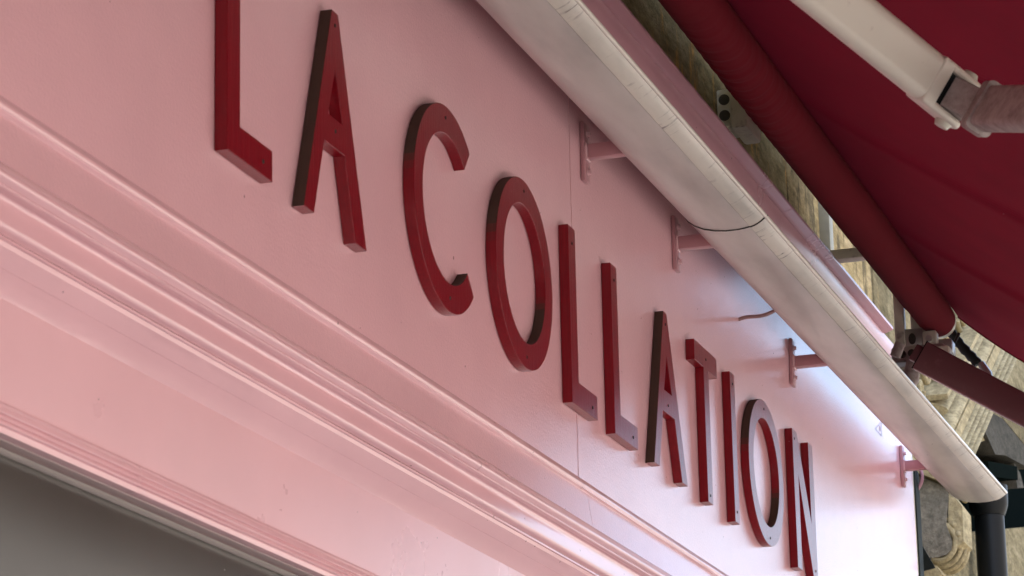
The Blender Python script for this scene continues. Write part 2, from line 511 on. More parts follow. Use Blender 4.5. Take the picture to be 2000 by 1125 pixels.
# end of the fascia
obj("edge_strip", BX(FX1 + 0.001, FX1 + 0.03, 0.002, 0.035, 2.6, 4.02), M_edge2, shop, 0)
obj("edge_board", BX(FX1 + 0.031, FX1 + 0.11, -0.004, 0.06, 2.6, 3.96), M_edge, shop, 0)
bm = bmesh.new()
poly_extrude(bm, [(11.47, 0.010, 3.70), (11.47, -0.035, 3.61), (11.47, 0.012, 3.60)], (0.012, 0, 0))
obj("gusset", bm, M_edge, shop, 0)
hook = []
for i in range(9):
    a = i / 8
    hook.append((11.40, -0.010 - 0.014 * math.sin(a * 2.6) + 0.022 * a * a, 3.975 - 0.085 * a))
obj("cable_hook", TB(hook, 0.007, seg=8), M_brkt, shop, 60)

# faint warning triangle on the wall
st = tag(empty("warning_sticker"), "faint small triangular warning mark on the pink wall by the last bracket", "sticker")
a, b, c = Vector((10.740, -0.0012, 4.015)), Vector((10.728, -0.0012, 3.957)), Vector((10.610, -0.0012, 3.962))
cen = (a + b + c) / 3
bm = bmesh.new()
P = [a, b, c]
Q = [p + (cen - p) * 0.14 for p in P]
for i in range(3):
    j = (i + 1) % 3
    va = [bm.verts.new(q) for q in (P[i], P[j], Q[j], Q[i])]
    bm.faces.new(va)
obj("triangle_outline", bm, M_ink, st, 0)
obj("exclamation_mark", BX(10.698, 10.706, -0.0016, -0.0008, 3.972, 3.990), M_ink, st, 0)

# ------------------------------------------------------------------ letters
ZB, ZT = 3.2325, 3.6570
def ell(cx, cz, rx, rz, a0=0, a1=360, n=64):
    k = n if a1 - a0 >= 360 else n + 1
    return [(cx + rx * math.cos(R(a0 + (a1 - a0) * i / n)), cz + rz * math.sin(R(a0 + (a1 - a0) * i / n))) for i in range(k)]

def letter_mesh(name, loops):
    cu = bpy.data.curves.new(name, 'CURVE')
    cu.dimensions = '2D'
    cu.fill_mode = 'BOTH'
    cu.extrude = 0.0109
    cu.bevel_depth = 0.0009
    cu.bevel_resolution = 0
    for lp in loops:
        s = cu.splines.new('POLY')
        s.points.add(len(lp) - 1)
        for p, q in zip(s.points, lp): p.co = (q[0], q[1], 0, 1)
        s.use_cyclic_u = True
    o = bpy.data.objects.new(name, cu)
    COL.objects.link(o)
    dg = bpy.context.evaluated_depsgraph_get()
    me = bpy.data.meshes.new_from_object(o.evaluated_get(dg))
    bpy.data.objects.remove(o)
    for v in me.vertices:
        X, Y, Z = v.co
        v.co = (X, -0.0130 - Z, Y)
    bm = bmesh.new()
    bm.from_mesh(me)
    bmesh.ops.remove_doubles(bm, verts=bm.verts[:], dist=1e-5)
    return bm

def L_loop(x0, x1, xe, zf):
    return [[(x0, ZB), (xe, ZB), (xe, ZB + zf), (x1, ZB + zf), (x1, ZT), (x0, ZT)]]

def A_loops(al, ar, bl, br, ih):
    """al..ar apex, bl..br foot"""
    ft = 0.050
    bar0, bar1 = 3.388, 3.4445
    def lx(z, off): return bl + (al - bl) * (z - ZB) / (ZT - ZB) + off
    def rx(z, off): return br + (ar - br) * (z - ZB) / (ZT - ZB) - off
    outer = [(bl, ZB), (bl + ft, ZB), (lx(bar0, ft), bar0), (rx(bar0, ft + ih), bar0), (br - ft - ih, ZB), (br, ZB), (ar, ZT), (al, ZT)]
    zt = 3.5440
    inner = [(lx(bar1, ft), bar1), (rx(bar1, ft), bar1), ((lx(zt, ft) + rx(zt, ft)) / 2, zt)]
    return [outer, inner]

def C_loop():
    o = ell(5.900, 3.4525, 0.2145, 0.2195, 47, 317, 60)
    i = ell(5.900, 3.4525, 0.1615, 0.1600, 47, 317, 60)
    return [o + i[::-1]]

def O_loops(cx, rx, rz, ix, iz):
    return [ell(cx, 3.4485, rx, rz), ell(cx, 3.4490, ix, iz)]

LET = [
    ("L", L_loop(4.7235, 4.7790, 4.9270, 0.0555), "tall red letter L at the far left, its top cut off by the frame", [(4.884, 3.257)]),
    ("A", A_loops(5.2295, 5.2610, 5.0805, 5.4060, 0.010), "red letter A of the short first word, beside the half cut off L", [(5.243, 3.630), (5.243, 3.421)]),
    ("C", C_loop(), "red letter C opening to the right, first letter of the long word", [(5.888, 3.646), (5.900, 3.262)]),
    ("O", O_loops(6.4255, 0.2080, 0.2160, 0.1535, 0.1590), "large red letter O between the C and the first of two Ls", [(6.430, 3.640), (6.425, 3.258)]),
    ("L", L_loop(6.7750, 6.8300, 6.9820, 0.0560), "red letter L right after the large O, on the wall joint", [(6.803, 3.618), (6.941, 3.254)]),
    ("L", L_loop(7.1350, 7.1875, 7.3400, 0.0550), "red letter L standing just before the second A", [(7.162, 3.620), (7.297, 3.255)]),
    ("A", A_loops(7.6340, 7.6640, 7.4950, 7.8250, 0.004), "red letter A in the middle of the long word, beside the T", [(7.648, 3.625), (7.650, 3.41)]),
    ("T", [[(8.0450, ZB), (8.0975, ZB), (8.0975, 3.6025), (8.1930, 3.6025), (8.1930, ZT), (7.9495, ZT), (7.9495, 3.6025), (8.0450, 3.6025)]], "red letter T with its crossbar in front of the wall cable", [(8.073, 3.628), (8.069, 3.252)]),
    ("I", [[(8.3485, ZB), (8.3995, ZB), (8.3995, ZT), (8.3485, ZT)]], "plain upright red letter I between the T and the last O", [(8.376, 3.627), (8.374, 3.262)]),
    ("O", O_loops(8.7620, 0.2180, 0.2130, 0.1600, 0.1595), "farther, narrower looking red letter O beside the final N", [(8.760, 3.637), (8.774, 3.258)]),
    ("N", [[(9.1350, ZB), (9.1960, ZB), (9.1960, 3.5270), (9.3570, ZB), (9.4160, ZB), (9.4160, ZT), (9.3570, ZT), (9.3570, 3.4000), (9.1960, ZT), (9.1350, ZT)]], "last red letter, the N nearest the right end of the wall", [(9.160, 3.630), (9.386, 3.26)]),
]
for ch, loops, lab, scr in LET:
    o = obj("sign_letter", letter_mesh("sign_letter", loops), M_red, None, 20)
    tag(o, lab, "sign letter", "red letters of the shop name")
    for (sx, sz) in scr:
        bm = bmesh.new()
        bmesh.ops.create_cone(bm, cap_ends=True, segments=12, radius1=0.0042, radius2=0.0036, depth=0.0016,
                              matrix=Matrix.Translation((sx, -0.0252, sz)) @ Matrix.Rotation(R(90), 4, 'X'))
        obj("screw_head", bm, M_hole, o, 30)

# ------------------------------------------------------------------ trough along the fascia
tr = tag(empty("sign_trough"), "long half round metal trough running above the letters on pink brackets", "light trough")
outer = [(-0.079, 3.990), (-0.081, 3.955), (-0.086, 3.925), (-0.094, 3.902), (-0.107, 3.882), (-0.125, 3.868), (-0.148, 3.8575), (-0.175, 3.8510), (-0.205, 3.8475), (-0.235, 3.8475), (-0.255, 3.8495), (-0.2675, 3.8520)]
lip = [(-0.2690, 3.8512), (-0.279, 3.8540), (-0.289, 3.8585), (-0.299, 3.8645), (-0.307, 3.8710)]
def thick(pr, t):
    """closed outline: the profile and its inner copy"""
    inn = []
    for i, p in enumerate(pr):
        a = Vector(pr[max(i - 1, 0)]); b = Vector(pr[min(i + 1, len(pr) - 1)])
        d = (b - a).normalized()
        inn.append((p[0] + d.y * t, p[1] - d.x * t))
    return pr + inn[::-1]
TJ = 7.608
for (x0, x1) in ((FX0, TJ - 0.0015), (TJ + 0.0015, 11.50)):
    obj("trough_shell", PX(thick(outer, 0.004), x0, x1, step=0.15, wob=0.00036, seed=31, close=True), M_trough, tr, 40)
    obj("cream_lip", PX(thick(lip, 0.004), x0, x1, step=0.15, wob=0.00021, seed=32, close=True), M_cream, tr, 40)
    bd = [(-0.3105 + 0.0058 * math.cos(R(t)), 3.8755 + 0.0058 * math.sin(R(t))) for t in range(0, 360, 40)]
    obj("rolled_edge", PX(bd, x0, x1, step=0.2, close=True), M_bead, tr, 60)
obj("joint_gasket", PX(thick(outer + lip + [(-0.3165, 3.878)], -0.0022), TJ - 0.0024, TJ + 0.0024, step=1, close=True), M_hole, tr, 40)
# boat-like closed end
bm = bmesh.new()
full = outer + lip + [(-0.3105, 3.880)]
cap = [bm.verts.new((11.503, y, z)) for y, z in full]
bm.faces.new(cap)
e = bmesh.ops.extrude_face_region(bm, geom=bm.faces[:])
for v in [q for q in e['geom'] if isinstance(q, bmesh.types.BMVert)]: v.co.x += 0.006
obj("end_cap", bm, M_cream, tr, 30)

# ------------------------------------------------------------------ brackets
BR = [(6.980, 3.900, 0.0, "pink wall bracket above the large O, nearest the camera"),
      (7.842, 3.899, 0.0, "pink wall bracket under the dark joint of the trough"),
      (9.246, 3.892, 4.0, "slightly tilted pink wall bracket right of the hanging wall cable"),
      (11.055, 3.917, 0.0, "pink wall bracket at the far right end of the wall")]
for bx, bz, tilt, lab in BR:
    b_ = tag(empty("trough_bracket"), lab, "bracket", "pink brackets carrying the trough")
    TM = Matrix.Translation((bx + 0.02, 0, bz)) @ Matrix.Rotation(R(tilt), 4, 'Y')
    obj("wall_plate", BX(-0.021, 0.022, -0.0115, -0.0012, -0.074, 0.074, bev=0.0012, M=TM), M_brkt, b_, 30)
    obj("arm", BX(-0.014, 0.016, -0.140, -0.0125, -0.017, 0.018, bev=0.002, M=TM), M_brkt, b_, 30)
    bm = bmesh.new()
    loop = [(-0.015, -0.0135, -0.018), (0.017, -0.0135, -0.018), (0.017, -0.0135, 0.019), (-0.015, -0.0135, 0.019), (-0.015, -0.0135, -0.018)]
    pts = []
    for i in range(4):
        for k in range(5): pts.append(TM @ (Vector(loop[i]).lerp(Vector(loop[i + 1]), k / 5)))
    pts.append(TM @ Vector(loop[4]))
    tube(bm, pts, 0.003, seg=6, rad=[0.0032 + 0.0012 * random.random() for _ in pts])
    obj("weld_bead", bm, M_weld, b_, 60)
    for dz in (-0.048, 0.048):
        bm = bmesh.new()
        Mx = TM @ Matrix.Translation((0.004, -0.0135, dz)) @ Matrix.Rotation(R(90), 4, 'X')
        bmesh.ops.create_cone(bm, cap_ends=True, segments=14, radius1=0.0105, radius2=0.0095, depth=0.002, matrix=Mx)
        bmesh.ops.create_cone(bm, cap_ends=True, segments=6, radius1=0.0065, radius2=0.006, depth=0.006, matrix=Mx @ Matrix.Translation((0, 0, 0.004)))
        obj("bolt", bm, M_weld, b_, 30)

# ------------------------------------------------------------------ cable from the wall to the trough
pts = []
for i in range(15):
    t = i / 14
    pts.append((8.594 + 0.01 * t, 0.003 - 0.130 * t, 3.868 + 0.006 * math.sin(t * 7) * (1 - t) + 0.028 * t * t))
tag(obj("wall_cable", TB(pts, 0.0055, seg=9), M_cable, None, 60), "short dusty pink cable bending out of a hole in the wall to the trough", "cable")

# ------------------------------------------------------------------ awning
aw = tag(empty("awning"), "burgundy folding arm awning hanging over the pink shopfront", "awning")
RY, RZ, RR = -0.3310, 4.1900, 0.0643
AX0, AX1 = -7.2, 10.25
# roller with its wound cloth
def roller_piece(name, x0, x1, r0, m, wr=False):
    bm = bmesh.new()
    xs = []
    x = x0
    while x < x1:
        xs.append(x)
        x += 0.006 if (wr and 6.4 < x < 8.8) else 0.12
    xs.append(x1)
    seg = 56
    rings = []
    for x in xs:
        ring = []
        for k in range(seg):
            th = 2 * math.pi * k / seg
            r = r0
            if wr:
                c = x - 7.433 - 0.10 * math.sin(th + 0.6)
                env = math.exp(-(c / 0.383) ** 2) * (0.6 + 0.4 * math.sin(th * 1 + 2.0))
                ph = x * 2 * math.pi / 0.075 + 1.7 * math.sin(th + 0.4) + 2.2 * noise.noise(Vector((x * 2.1, math.cos(th) * 0.8, math.sin(th) * 0.8)))
                r += 0.0030 * env * math.sin(ph) + 0.0012 * env * math.sin(ph * 2.3 + 1)
                r += 0.0007 * noise.noise(Vector((x * 1.3, math.cos(th) * 1.2, math.sin(th) * 1.2)))
            ring.append(bm.verts.new((x, RY + r * math.cos(th), RZ + r * math.sin(th))))
        rings.append(ring)
    for i in range(len(rings) - 1):
        for k in range(seg):
            l = (k + 1) % seg
            bm.faces.new((rings[i][k], rings[i][l], rings[i + 1][l], rings[i + 1][k]))
    bm.faces.new(rings[0][::-1])
    bm.faces.new(rings[-1])
    return obj(name, bm, m, aw, 50)
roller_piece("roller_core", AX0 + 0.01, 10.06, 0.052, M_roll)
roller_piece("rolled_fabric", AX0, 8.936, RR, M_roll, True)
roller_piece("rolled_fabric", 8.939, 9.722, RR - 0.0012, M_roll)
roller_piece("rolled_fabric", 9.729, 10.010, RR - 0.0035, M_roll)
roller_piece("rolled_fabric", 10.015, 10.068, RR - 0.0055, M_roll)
roller_piece("roller_end_cap", 10.069, 10.110, RR - 0.010, M_dirtwhite)
roller_piece("roller_axle", 10.111, 10.178, 0.022, M_metal)

# the cloth: leaves the top of the roller and runs down towards the street
SEAMS = [-6.03, -4.75, -3.47, -2.19, -0.91, 0.37, 1.65, 2.93, 4.21, 5.20, 6.475, 7.752, 9.047]
def cloth_z(y):
    d = -0.370 - y
    return 4.242 - 0.755 * d + 0.093 * d * d
xs = set()
x = AX0
while x < AX1:
    xs.add(round(x, 4))
    x += 0.10
xs.add(AX1)
for s in SEAMS[10:]:
    k = -0.24
    while k < 0.24:
        xs.add(round(s + k, 4))
        k += 0.006
xs = sorted(xs)
NY = 44
def cloth_pt(x, v):
    y = -0.370 - 1.40 * (v ** 1.25)
    z = cloth_z(y)
    for s in SEAMS:
        d = x - s
        if abs(d) < 0.24:
            env = math.exp(-(d / 0.085) ** 2)
            z += -0.004 * env + 0.0022 * env * math.sin(d * 2 * math.pi / 0.026) * min(1, v * 6)
    z += 0.010 * noise.noise(Vector((x * 0.8, y * 1.4, 2.0))) * min(1, v * 5)
    # free edge curls and sags a little
    e = max(0, 1 - (AX1 - x) / 0.5)
    z -= 0.030 * e * e * math.sin(min(1, v * 2.2) * math.pi) * 0.6
    z -= 0.016 * math.exp(-((x - 9.62) / 0.20) ** 2) * min(1, v * 3)
    return Vector((x, y, z))
bm = bmesh.new()
grid = [[bm.verts.new(cloth_pt(x, j / NY)) for j in range(NY + 1)] for x in xs]
for i in range(len(xs) - 1):
    for j in range(NY):
        bm.faces.new((grid[i][j], grid[i][j + 1], grid[i + 1][j + 1], grid[i + 1][j]))
# small wrap from the roller's crown to the first row
for i in range(len(xs) - 1):
    pass
fab = obj("fabric", bm, M_fabric, aw, 60)
for s in SEAMS:
    bm = bmesh.new()
    for off in (-0.011, 0.011):
        row = [cloth_pt(s + off, j / NY) + Vector((0, 0, -0.0022)) for j in range(NY + 1)]
        l = [bm.verts.new(p + Vector((-0.0008, 0, 0))) for p in row]
        r_ = [bm.verts.new(p + Vector((0.0008, 0, 0))) for p in row]
        for j in range(NY): bm.faces.new((l[j], l[j + 1], r_[j + 1], r_[j]))
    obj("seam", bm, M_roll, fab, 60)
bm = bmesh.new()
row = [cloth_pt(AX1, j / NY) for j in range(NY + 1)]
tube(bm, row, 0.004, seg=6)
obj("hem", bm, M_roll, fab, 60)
FE = cloth_pt(6, 1.0)
obj("front_bar", BX(AX0, AX1, FE.y - 0.05, FE.y + 0.02, FE.z - 0.05, FE.z + 0.03, bev=0.008), M_arm, aw, 30)
# added unseen hood, keeps sky light out between house wall and roller
obj("light_block_hood", PX([(0.045, 4.80), (-0.05, 4.70), (-0.25, 4.46), (-0.345, 4.335), (-0.392, 4.268), (-0.396, 4.270), (-0.349, 4.340), (-0.253, 4.465), (-0.05, 4.71), (0.045, 4.81)], AX0, AX1 - 0.06, step=0.5, close=True), M_dirtwhite, aw, 40)

# folding arms
H = Vector((0, -0.545, 0.838))
def rbox(name, m, parent, Mx, x0, x1, th, ht, bev, segs=3):
    bm = bmesh.new()
    r = bmesh.ops.create_cube(bm, size=1.0)
    for v in r['verts']:
        v.co = Vector(((x0 + x1) / 2 + v.co.x * (x1 - x0), v.co.y * th, v.co.z * ht))
    es = [e for e in bm.edges if abs((e.verts[0].co - e.verts[1].co).normalized().x) > 0.9] if bev > 0 else []
    es_all = bm.edges[:]
    bmesh.ops.bevel(bm, geom=es, offset=abs(bev), segments=segs, profile=0.5, affect='EDGES')
    for v in bm.verts: v.co = Mx @ v.co
    return obj(name, bm, m, parent, 40)

E0 = Vector((5.363, -1.161, 3.3875))
S0 = Vector((3.694, -0.3766, 3.898))
u = (E0 - S0).normalized()
v_ = Vector((-0.8229, -0.4763, -0.3098)).normalized()
AS = Matrix.Scale(0.912, 4)       # size of the arm profiles
MU = frame(E0, u, H) @ AS
fa = obj("folding_arm", bmesh.new(), M_arm, aw, 0)
bpy.data.objects.remove(fa)
LEN = (E0 - S0).length / 0.912
rbox("upper_arm", M_arm, aw, MU, -LEN, -0.0925, 0.056, 0.101, 0.024, 6)
# fork at the end of the upper arm
fk = bmesh.new()
for sg in (-1, 1):
    pr = []
    for i in range(9):
        a = -90 + 180 * i / 8
        pr.append((0.018 + 0.028 * math.cos(R(a)), 0.028 * math.sin(R(a))))
    pr = [(-0.070, -0.028)] + pr + [(-0.070, 0.028)]
    loop = [MU @ Vector((px, py, sg * 0.0505)) for px, py in pr]
    d = MU.to_3x3() @ Vector((0, 0, -sg * 0.0165))
    poly_extrude(fk, loop, d)
box(fk, -0.0918, -0.055, -0.0285, 0.0285, -0.0503, 0.0503, M=MU)
bmesh.ops.bevel(fk, geom=fk.edges[:], offset=0.0065, segments=3, profile=0.5, affect='EDGES')
forkO = obj("fork", fk, M_arm, aw, 40)
for sg in (-1, 1):
    bm = bmesh.new()
    bmesh.ops.create_cone(bm, cap_ends=True, segments=20, radius1=0.019, radius2=0.014, depth=0.012,
                          matrix=MU @ Matrix.Translation((0.012, 0, sg * 0.0555)) @ (Matrix.Rotation(R(180), 4, 'X') if sg < 0 else Matrix.Identity(4)))
    obj("pin_head", bm, M_dirtwhite, forkO, 40)
bm = bmesh.new()
box(bm, -0.0545, -0.020, -0.016, 0.018, -0.0335, 0.0335, M=MU)
obj("fork_pocket", bm, M_pipe, forkO, 0)
# knuckle and forearm
MV = frame(E0 + Vector((0.0237, -0.0288, -0.0187)), v_, H) @ AS
bm = bmesh.new()
El = MV.inverted() @ E0
cand = [(El.x + 0.038 * math.cos(R(15 * i)), El.y + 0.038 * math.sin(R(15 * i))) for i in range(24)] + [(0.072, 0.024), (0.072, -0.024)]
def hull(ps):
    ps = sorted(ps)
    def half(q):
        h = []
        for p in q:
            while len(h) > 1 and (h[-1][0] - h[-2][0]) * (p[1] - h[-2][1]) - (h[-1][1] - h[-2][1]) * (p[0] - h[-2][0]) <= 1e-9: h.pop()
            h.append(p)
        return h[:-1]
    return half(ps) + half(ps[::-1])
loop = hull(cand)
poly_extrude(bm, [MV @ Vector((a, b, 0.0318)) for a, b in loop], MV.to_3x3() @ Vector((0, 0, -0.0636)))
bmesh.ops.bevel(bm, geom=bm.edges[:], offset=0.003, segments=2, profile=0.5, affect='EDGES')
obj("knuckle", bm, M_armdirty, aw, 40)
rbox("elbow_collar", M_armdirty, aw, MV, 0.066, 0.098, 0.056, 0.106, 0.012, 4)
rbox("forearm", M_armdirty, aw, MV, 0.0985, 1.36, 0.046, 0.089, 0.012, 4)
for q in (MV @ Vector((1.34, 0, 0)), Vector((9.38, -1.74, 3.02))):
    obj("bar_bracket", BX(q.x - 0.035, q.x + 0.035, FE.y - 0.035, FE.y + 0.035, q.z - 0.03, FE.z - 0.045, bev=0.006), M_arm, aw, 30)
# the second arm, by the right hand end of the roller
S1 = Vector((9.380, -0.3447, 3.919))
d1 = Vector((0, -0.838, -0.545))
MW = frame(S1 + Vector((0, -0.038, -0.0245)), d1, H) @ AS @ Matrix.Translation((0, 0, 0.011))
rbox("upper_arm", M_armshade, aw, MW, 0.0, 1.78, 0.048, 0.103, 0.008, 3)
rbox("shoulder_clip", M_armshade, aw, MW, -0.030, -0.004, 0.030, 0.060, 0.006, 2)
bm = bmesh.new()
box(bm, -0.004, 0.0, -0.024, 0.024, -0.053, 0.053, M=MW)
obj("arm_end_gap", bm, M_pipe, aw, 0)

# shoulder bracket and its fittings
obj("bracket_plate", BX(9.9864, 10.0229, -0.2991, -0.2535, 4.0259, 4.263, bev=0.004), M_dirtwhite, aw, 30)
obj("bracket_plate", BX(9.9408, 9.9773, -0.2398, -0.2079, 3.9438, 4.2904, bev=0.004), M_dirtwhite, aw, 30)
bb = obj("shoulder_bracket", BX(9.7766, 9.8496, -0.3949, -0.2216, 3.9849, 4.0396, bev=0.008), M_metal, aw, 30)
for yy in (-0.2581, -0.29):
    bm = bmesh.new()
    bmesh.ops.create_cone(bm, cap_ends=True, segments=16, radius1=0.013, radius2=0.013, depth=0.006,
                          matrix=Matrix.Translation((9.773, yy, 4.0122)) @ Matrix.Rotation(R(90), 4, 'Y'))
    obj("bolt_hole", bm, M_hole, bb, 30)
obj("clamp_block", BX(9.6672, 9.7219, -0.4268, -0.3721, 3.9393, 4.0031, bev=0.006), M_dirtwhite, aw, 30)
obj("clamp_block", BX(9.649, 9.6854, -0.363, -0.3219, 3.9302, 3.9849, bev=0.004), M_metal, aw, 30)
obj("shoulder_knuckle", TB([(9.75, -0.265, 3.875), (9.75, -0.285, 3.92), (9.75, -0.30, 3.98)], 0.028, seg=14, rad=[0.014, 0.028, 0.024]), M_armdirty, aw, 50)
obj("shoulder_knuckle", TB([(9.5213, -0.2809, 3.9438), (9.5213, -0.2991, 3.9849)], 0.017, seg=12), M_armdirty, aw, 50)
pts = []
for i in range(21):
    t = i / 20
    pts.append((10.1962, -0.3128 - 0.123 * math.sin(t * 1.6) * (0.4 + 0.6 * t), 4.2722 - 0.214 * t - 0.027 * math.sin(t * 3.1)))
obj("control_cable", TB(pts, 0.0165, seg=10, rad=[0.0165 + 0.002 * math.sin(i * 2.1) for i in range(21)]), M_rubber, aw, 60)
obj("control_cable", TB([(10.0776, -0.2307, 4.0898), (10.032, -0.2854, 4.0943), (10.032, -0.331, 4.0852), (10.0776, -0.3766, 4.1034), (10.1414, -0.3858, 4.1536)], 0.006, seg=8), M_rubber, aw, 60)
obj("hand_crank_eye", TB([(10.1962, -0.445, 4.0624), (10.1962, -0.4633, 4.0214), (10.1962, -0.4724, 3.9803)], 0.012, seg=10, rad=[0.012, 0.018, 0.014]), M_metal, aw, 50)
sp = obj("side_plate", BX(9.955, 9.965, -0.296, -0.212, 4.078, 4.140, bev=0.003), M_metal, aw, 30)
for yy in (-0.262, -0.228):
    bm = bmesh.new()
    bmesh.ops.create_cone(bm, cap_ends=True, segments=18, radius1=0.012, radius2=0.012, depth=0.003,
                          matrix=Matrix.Translation((9.9545, yy, 4.105)) @ Matrix.Diagonal((1, 1, 1.6, 1)) @ Matrix.Rotation(R(90), 4, 'Y'))
    obj("slot", bm, M_hole, sp, 30)
cb = obj("arm_clamp", BX(9.985, 10.065, -0.385, -0.322, 4.058, 4.104, bev=0.006), M_metal, aw, 30)
obj("arm_clamp", BX(9.93, 9.98, -0.345, -0.300, 4.064, 4.122, bev=0.005), M_dirtwhite, aw, 30)
bm = bmesh.new()
bmesh.ops.create_cone(bm, cap_ends=True, segments=12, radius1=0.011, radius2=0.010, depth=0.012,
                      matrix=Matrix.Translation((9.925, -0.322, 4.093)) @ Matrix.Rotation(R(90), 4, 'Y'))
obj("bolt", bm, M_metal, cb, 30)
# small brackets on the stone behind the roller
b2 = obj("mounting_bracket", BX(8.84, 8.96, 0.052, 0.098, 4.535, 4.655, bev=0.004), M_oldw, aw, 30)
for zz in (4.622, 4.572):
    bm = bmesh.new()
    bmesh.ops.create_cone(bm, cap_ends=True, segments=18, radius1=0.017, radius2=0.017, depth=0.004,
                          matrix=Matrix.Translation((8.8395, 0.075, zz)) @ Matrix.Rotation(R(90), 4, 'Y'))
    obj("bolt_hole", bm, M_sock, b2, 30)
obj("mounting_bracket", BX(8.80, 8.98, -0.004, 0.050, 4.515, 4.665, bev=0.010), M_oldw, aw, 30)
obj("wall_rail", BX(10.36, 10.42, 0.075, 0.118, 4.42, 4.95, bev=0.004), M_rail, aw, 30)
obj("bracket_arm", BX(9.90, 9.955, -0.31, 0.110, 4.385, 4.420, bev=0.004), M_oldw, aw, 30)

# ------------------------------------------------------------------ stone house behind the shopfront
hs = tag(empty("stone_house"), "old weathered stone house wall rising behind the pink shopfront and awning", "house")
obj("wall", BX(-3.0, 11.60, 0.130, 0.40, 0.0, 9.5), M_mortar, hs, 0)
obj("wall", BX(11.601, 40.0, 1.30, 1.60, 0.0, 9.5), M_mortar, hs, 0)
obj("sun_block_roof", BX(-3.2, 40.2, -0.95, 7.0, 9.51, 9.75), M_mortar, hs, 0)  # unseen slab added to block the sun, eave drawn out to shade the facade
obj("back_wall", BX(-3.0, 40.0, 6.7, 6.95, 0.0, 9.5), M_mortar, hs, 0)
obj("gable_wall", BX(-3.0, -2.75, 0.41, 6.69, 0.0, 9.5), M_mortar, hs, 0)
SM = [M_stone_a, M_stone_b, M_stone_c]
z0 = 4.05
rows_ = [(4.05, 4.40), (4.405, 4.775), (4.78, 5.10), (5.105, 5.45)]
for ri, (za, zb) in enumerate(rows_):
    x = 5.6 - 0.3 * (ri % 2)
    while x < 11.5:
        wdt = random.uniform(1.1, 1.8)
        if x + wdt > 11.5: wdt = 11.59 - x
        bm = bmesh.new()
        box(bm, x, x + wdt - 0.008, 0.112 + random.uniform(-0.006, 0.004), 0.131, za, zb, bev=0.006)
        mi = random.choice([0, 0, 1, 1, 2])
        obj("stone_block", bm, SM[mi], hs, 30)
        x += wdt
tag(obj("opposite_house", BX(-16, 8.0, -15, -9.0, 0, 8.6), M_opp, None, 0), "pale plastered house across the street, out of the picture", "house")
tag(obj("opposite_house", BX(8.01, 33, -15, -9.2, 0, 8.2), M_opp, None, 0), "lower pale house across the street, out of the picture", "house")
tag(obj("added_street_end_house", BX(-22, -16.5, -14, 8, 0, 9.4), M_opp2, None, 0), "house added to close off light along the street behind the viewer, out of the picture", "house")  # unseen, put in to darken the light from the left

# ------------------------------------------------------------------ neighbouring house with carved pediment
nh = tag(empty("neighbour_house"), "neighbouring stone house with carved raking mouldings at the right end of the shopfront", "house")
def P2(x, z, y=0.12): return (x, y, z)
bm = bmesh.new()
poly_extrude(bm, [P2(11.62, 0.0), P2(12.95, 0.0), P2(12.95, 4.36), P2(13.40, 4.47), P2(15.30, 4.95), P2(19, 5.7), P2(19, 9.5), P2(11.62, 9.5)], (0, 0.18, 0))
obj("wall", bm, M_plaster, nh, 0)
bm = bmesh.new()
poly_extrude(bm, [P2(12.955, 0.0), P2(24, 0.0), P2(24, 5.9), P2(15.2, 4.43), P2(12.955, 4.005)], (0, 0.18, 0))
obj("lower_wall", bm, M_plaster, nh, 0)
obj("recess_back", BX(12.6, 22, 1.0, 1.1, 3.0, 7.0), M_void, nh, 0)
bm = bmesh.new()
poly_extrude(bm, [P2(13.76, 4.616), P2(14.02, 4.749), P2(14.36, 4.790), P2(15.20, 4.800), P2(15.10, 4.700), P2(14.74, 4.660), P2(14.36, 4.617), P2(14.05, 4.56)], (0, 0.30, 0))
bmesh.ops.translate(bm, verts=bm.verts[:], vec=(0, -0.018, 0))
obj("timber_brace", bm, M_beam, nh, 0)
bm = bmesh.new()
poly_extrude(bm, [P2(14.35, 4.792, 0.10), P2(14.55, 4.84, 0.10), P2(15.6, 4.99, 0.10), P2(15.6, 4.80, 0.10)], (0, 0.3, 0))
obj("timber_brace", bm, M_stone_c, nh, 0)
bm = bmesh.new()
poly_extrude(bm, [P2(14.72, 4.653, 0.115), P2(14.90, 4.636, 0.115), P2(14.99, 4.582, 0.115), P2(14.77, 4.541, 0.115)], (0, 0.2, 0))
obj("rafter_end", bm, M_beam, nh, 0)
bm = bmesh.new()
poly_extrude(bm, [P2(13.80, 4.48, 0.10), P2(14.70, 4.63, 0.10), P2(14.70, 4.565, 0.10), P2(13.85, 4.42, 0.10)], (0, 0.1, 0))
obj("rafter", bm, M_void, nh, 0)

# raking mouldings: bars following the slope, in the facade plane
def rake(name, p, q, w0, w1, yb, depth, m, round_=True, parent=nh):
    """bar from p to q (x,z), spanning offsets w0..w1 across the slope, proud of y=yb by depth"""
    p = Vector((p[0], 0, p[1])); q = Vector((q[0], 0, q[1]))
    t = (q - p).normalized()
    n = Vector((t.z, 0, -t.x))
    bm = bmesh.new()
    prof = []
    K = 8 if round_ else 1
    for i in range(K + 1):
        s = i / K
        off = w0 + (w1 - w0) * s
        y = yb - (depth * math.sin(math.pi * s) if round_ else depth)
        prof.append((off, y))
    prof = [(w0, 0.13)] + prof + [(w1, 0.13)]
    a = [bm.verts.new(p + n * o_ + Vector((0, y_, 0))) for o_, y_ in prof]
    b = [bm.verts.new(q + n * o_ + Vector((0, y_, 0))) for o_, y_ in prof]
    for i in range(len(prof)):
        j = (i + 1) % len(prof)
        bm.faces.new((a[i], a[j], b[j], b[i]))
    bm.faces.new(a)
    bm.faces.new(b[::-1])
    return obj(name, bm, m, parent, 50)
PA, PB = (12.160, 4.4232), (14.3, 5.533)      # reference line of the moulding family
rake("moulding_fillet", PA, PB, 0.000, 0.022, 0.040, 0.045, M_carved, False)
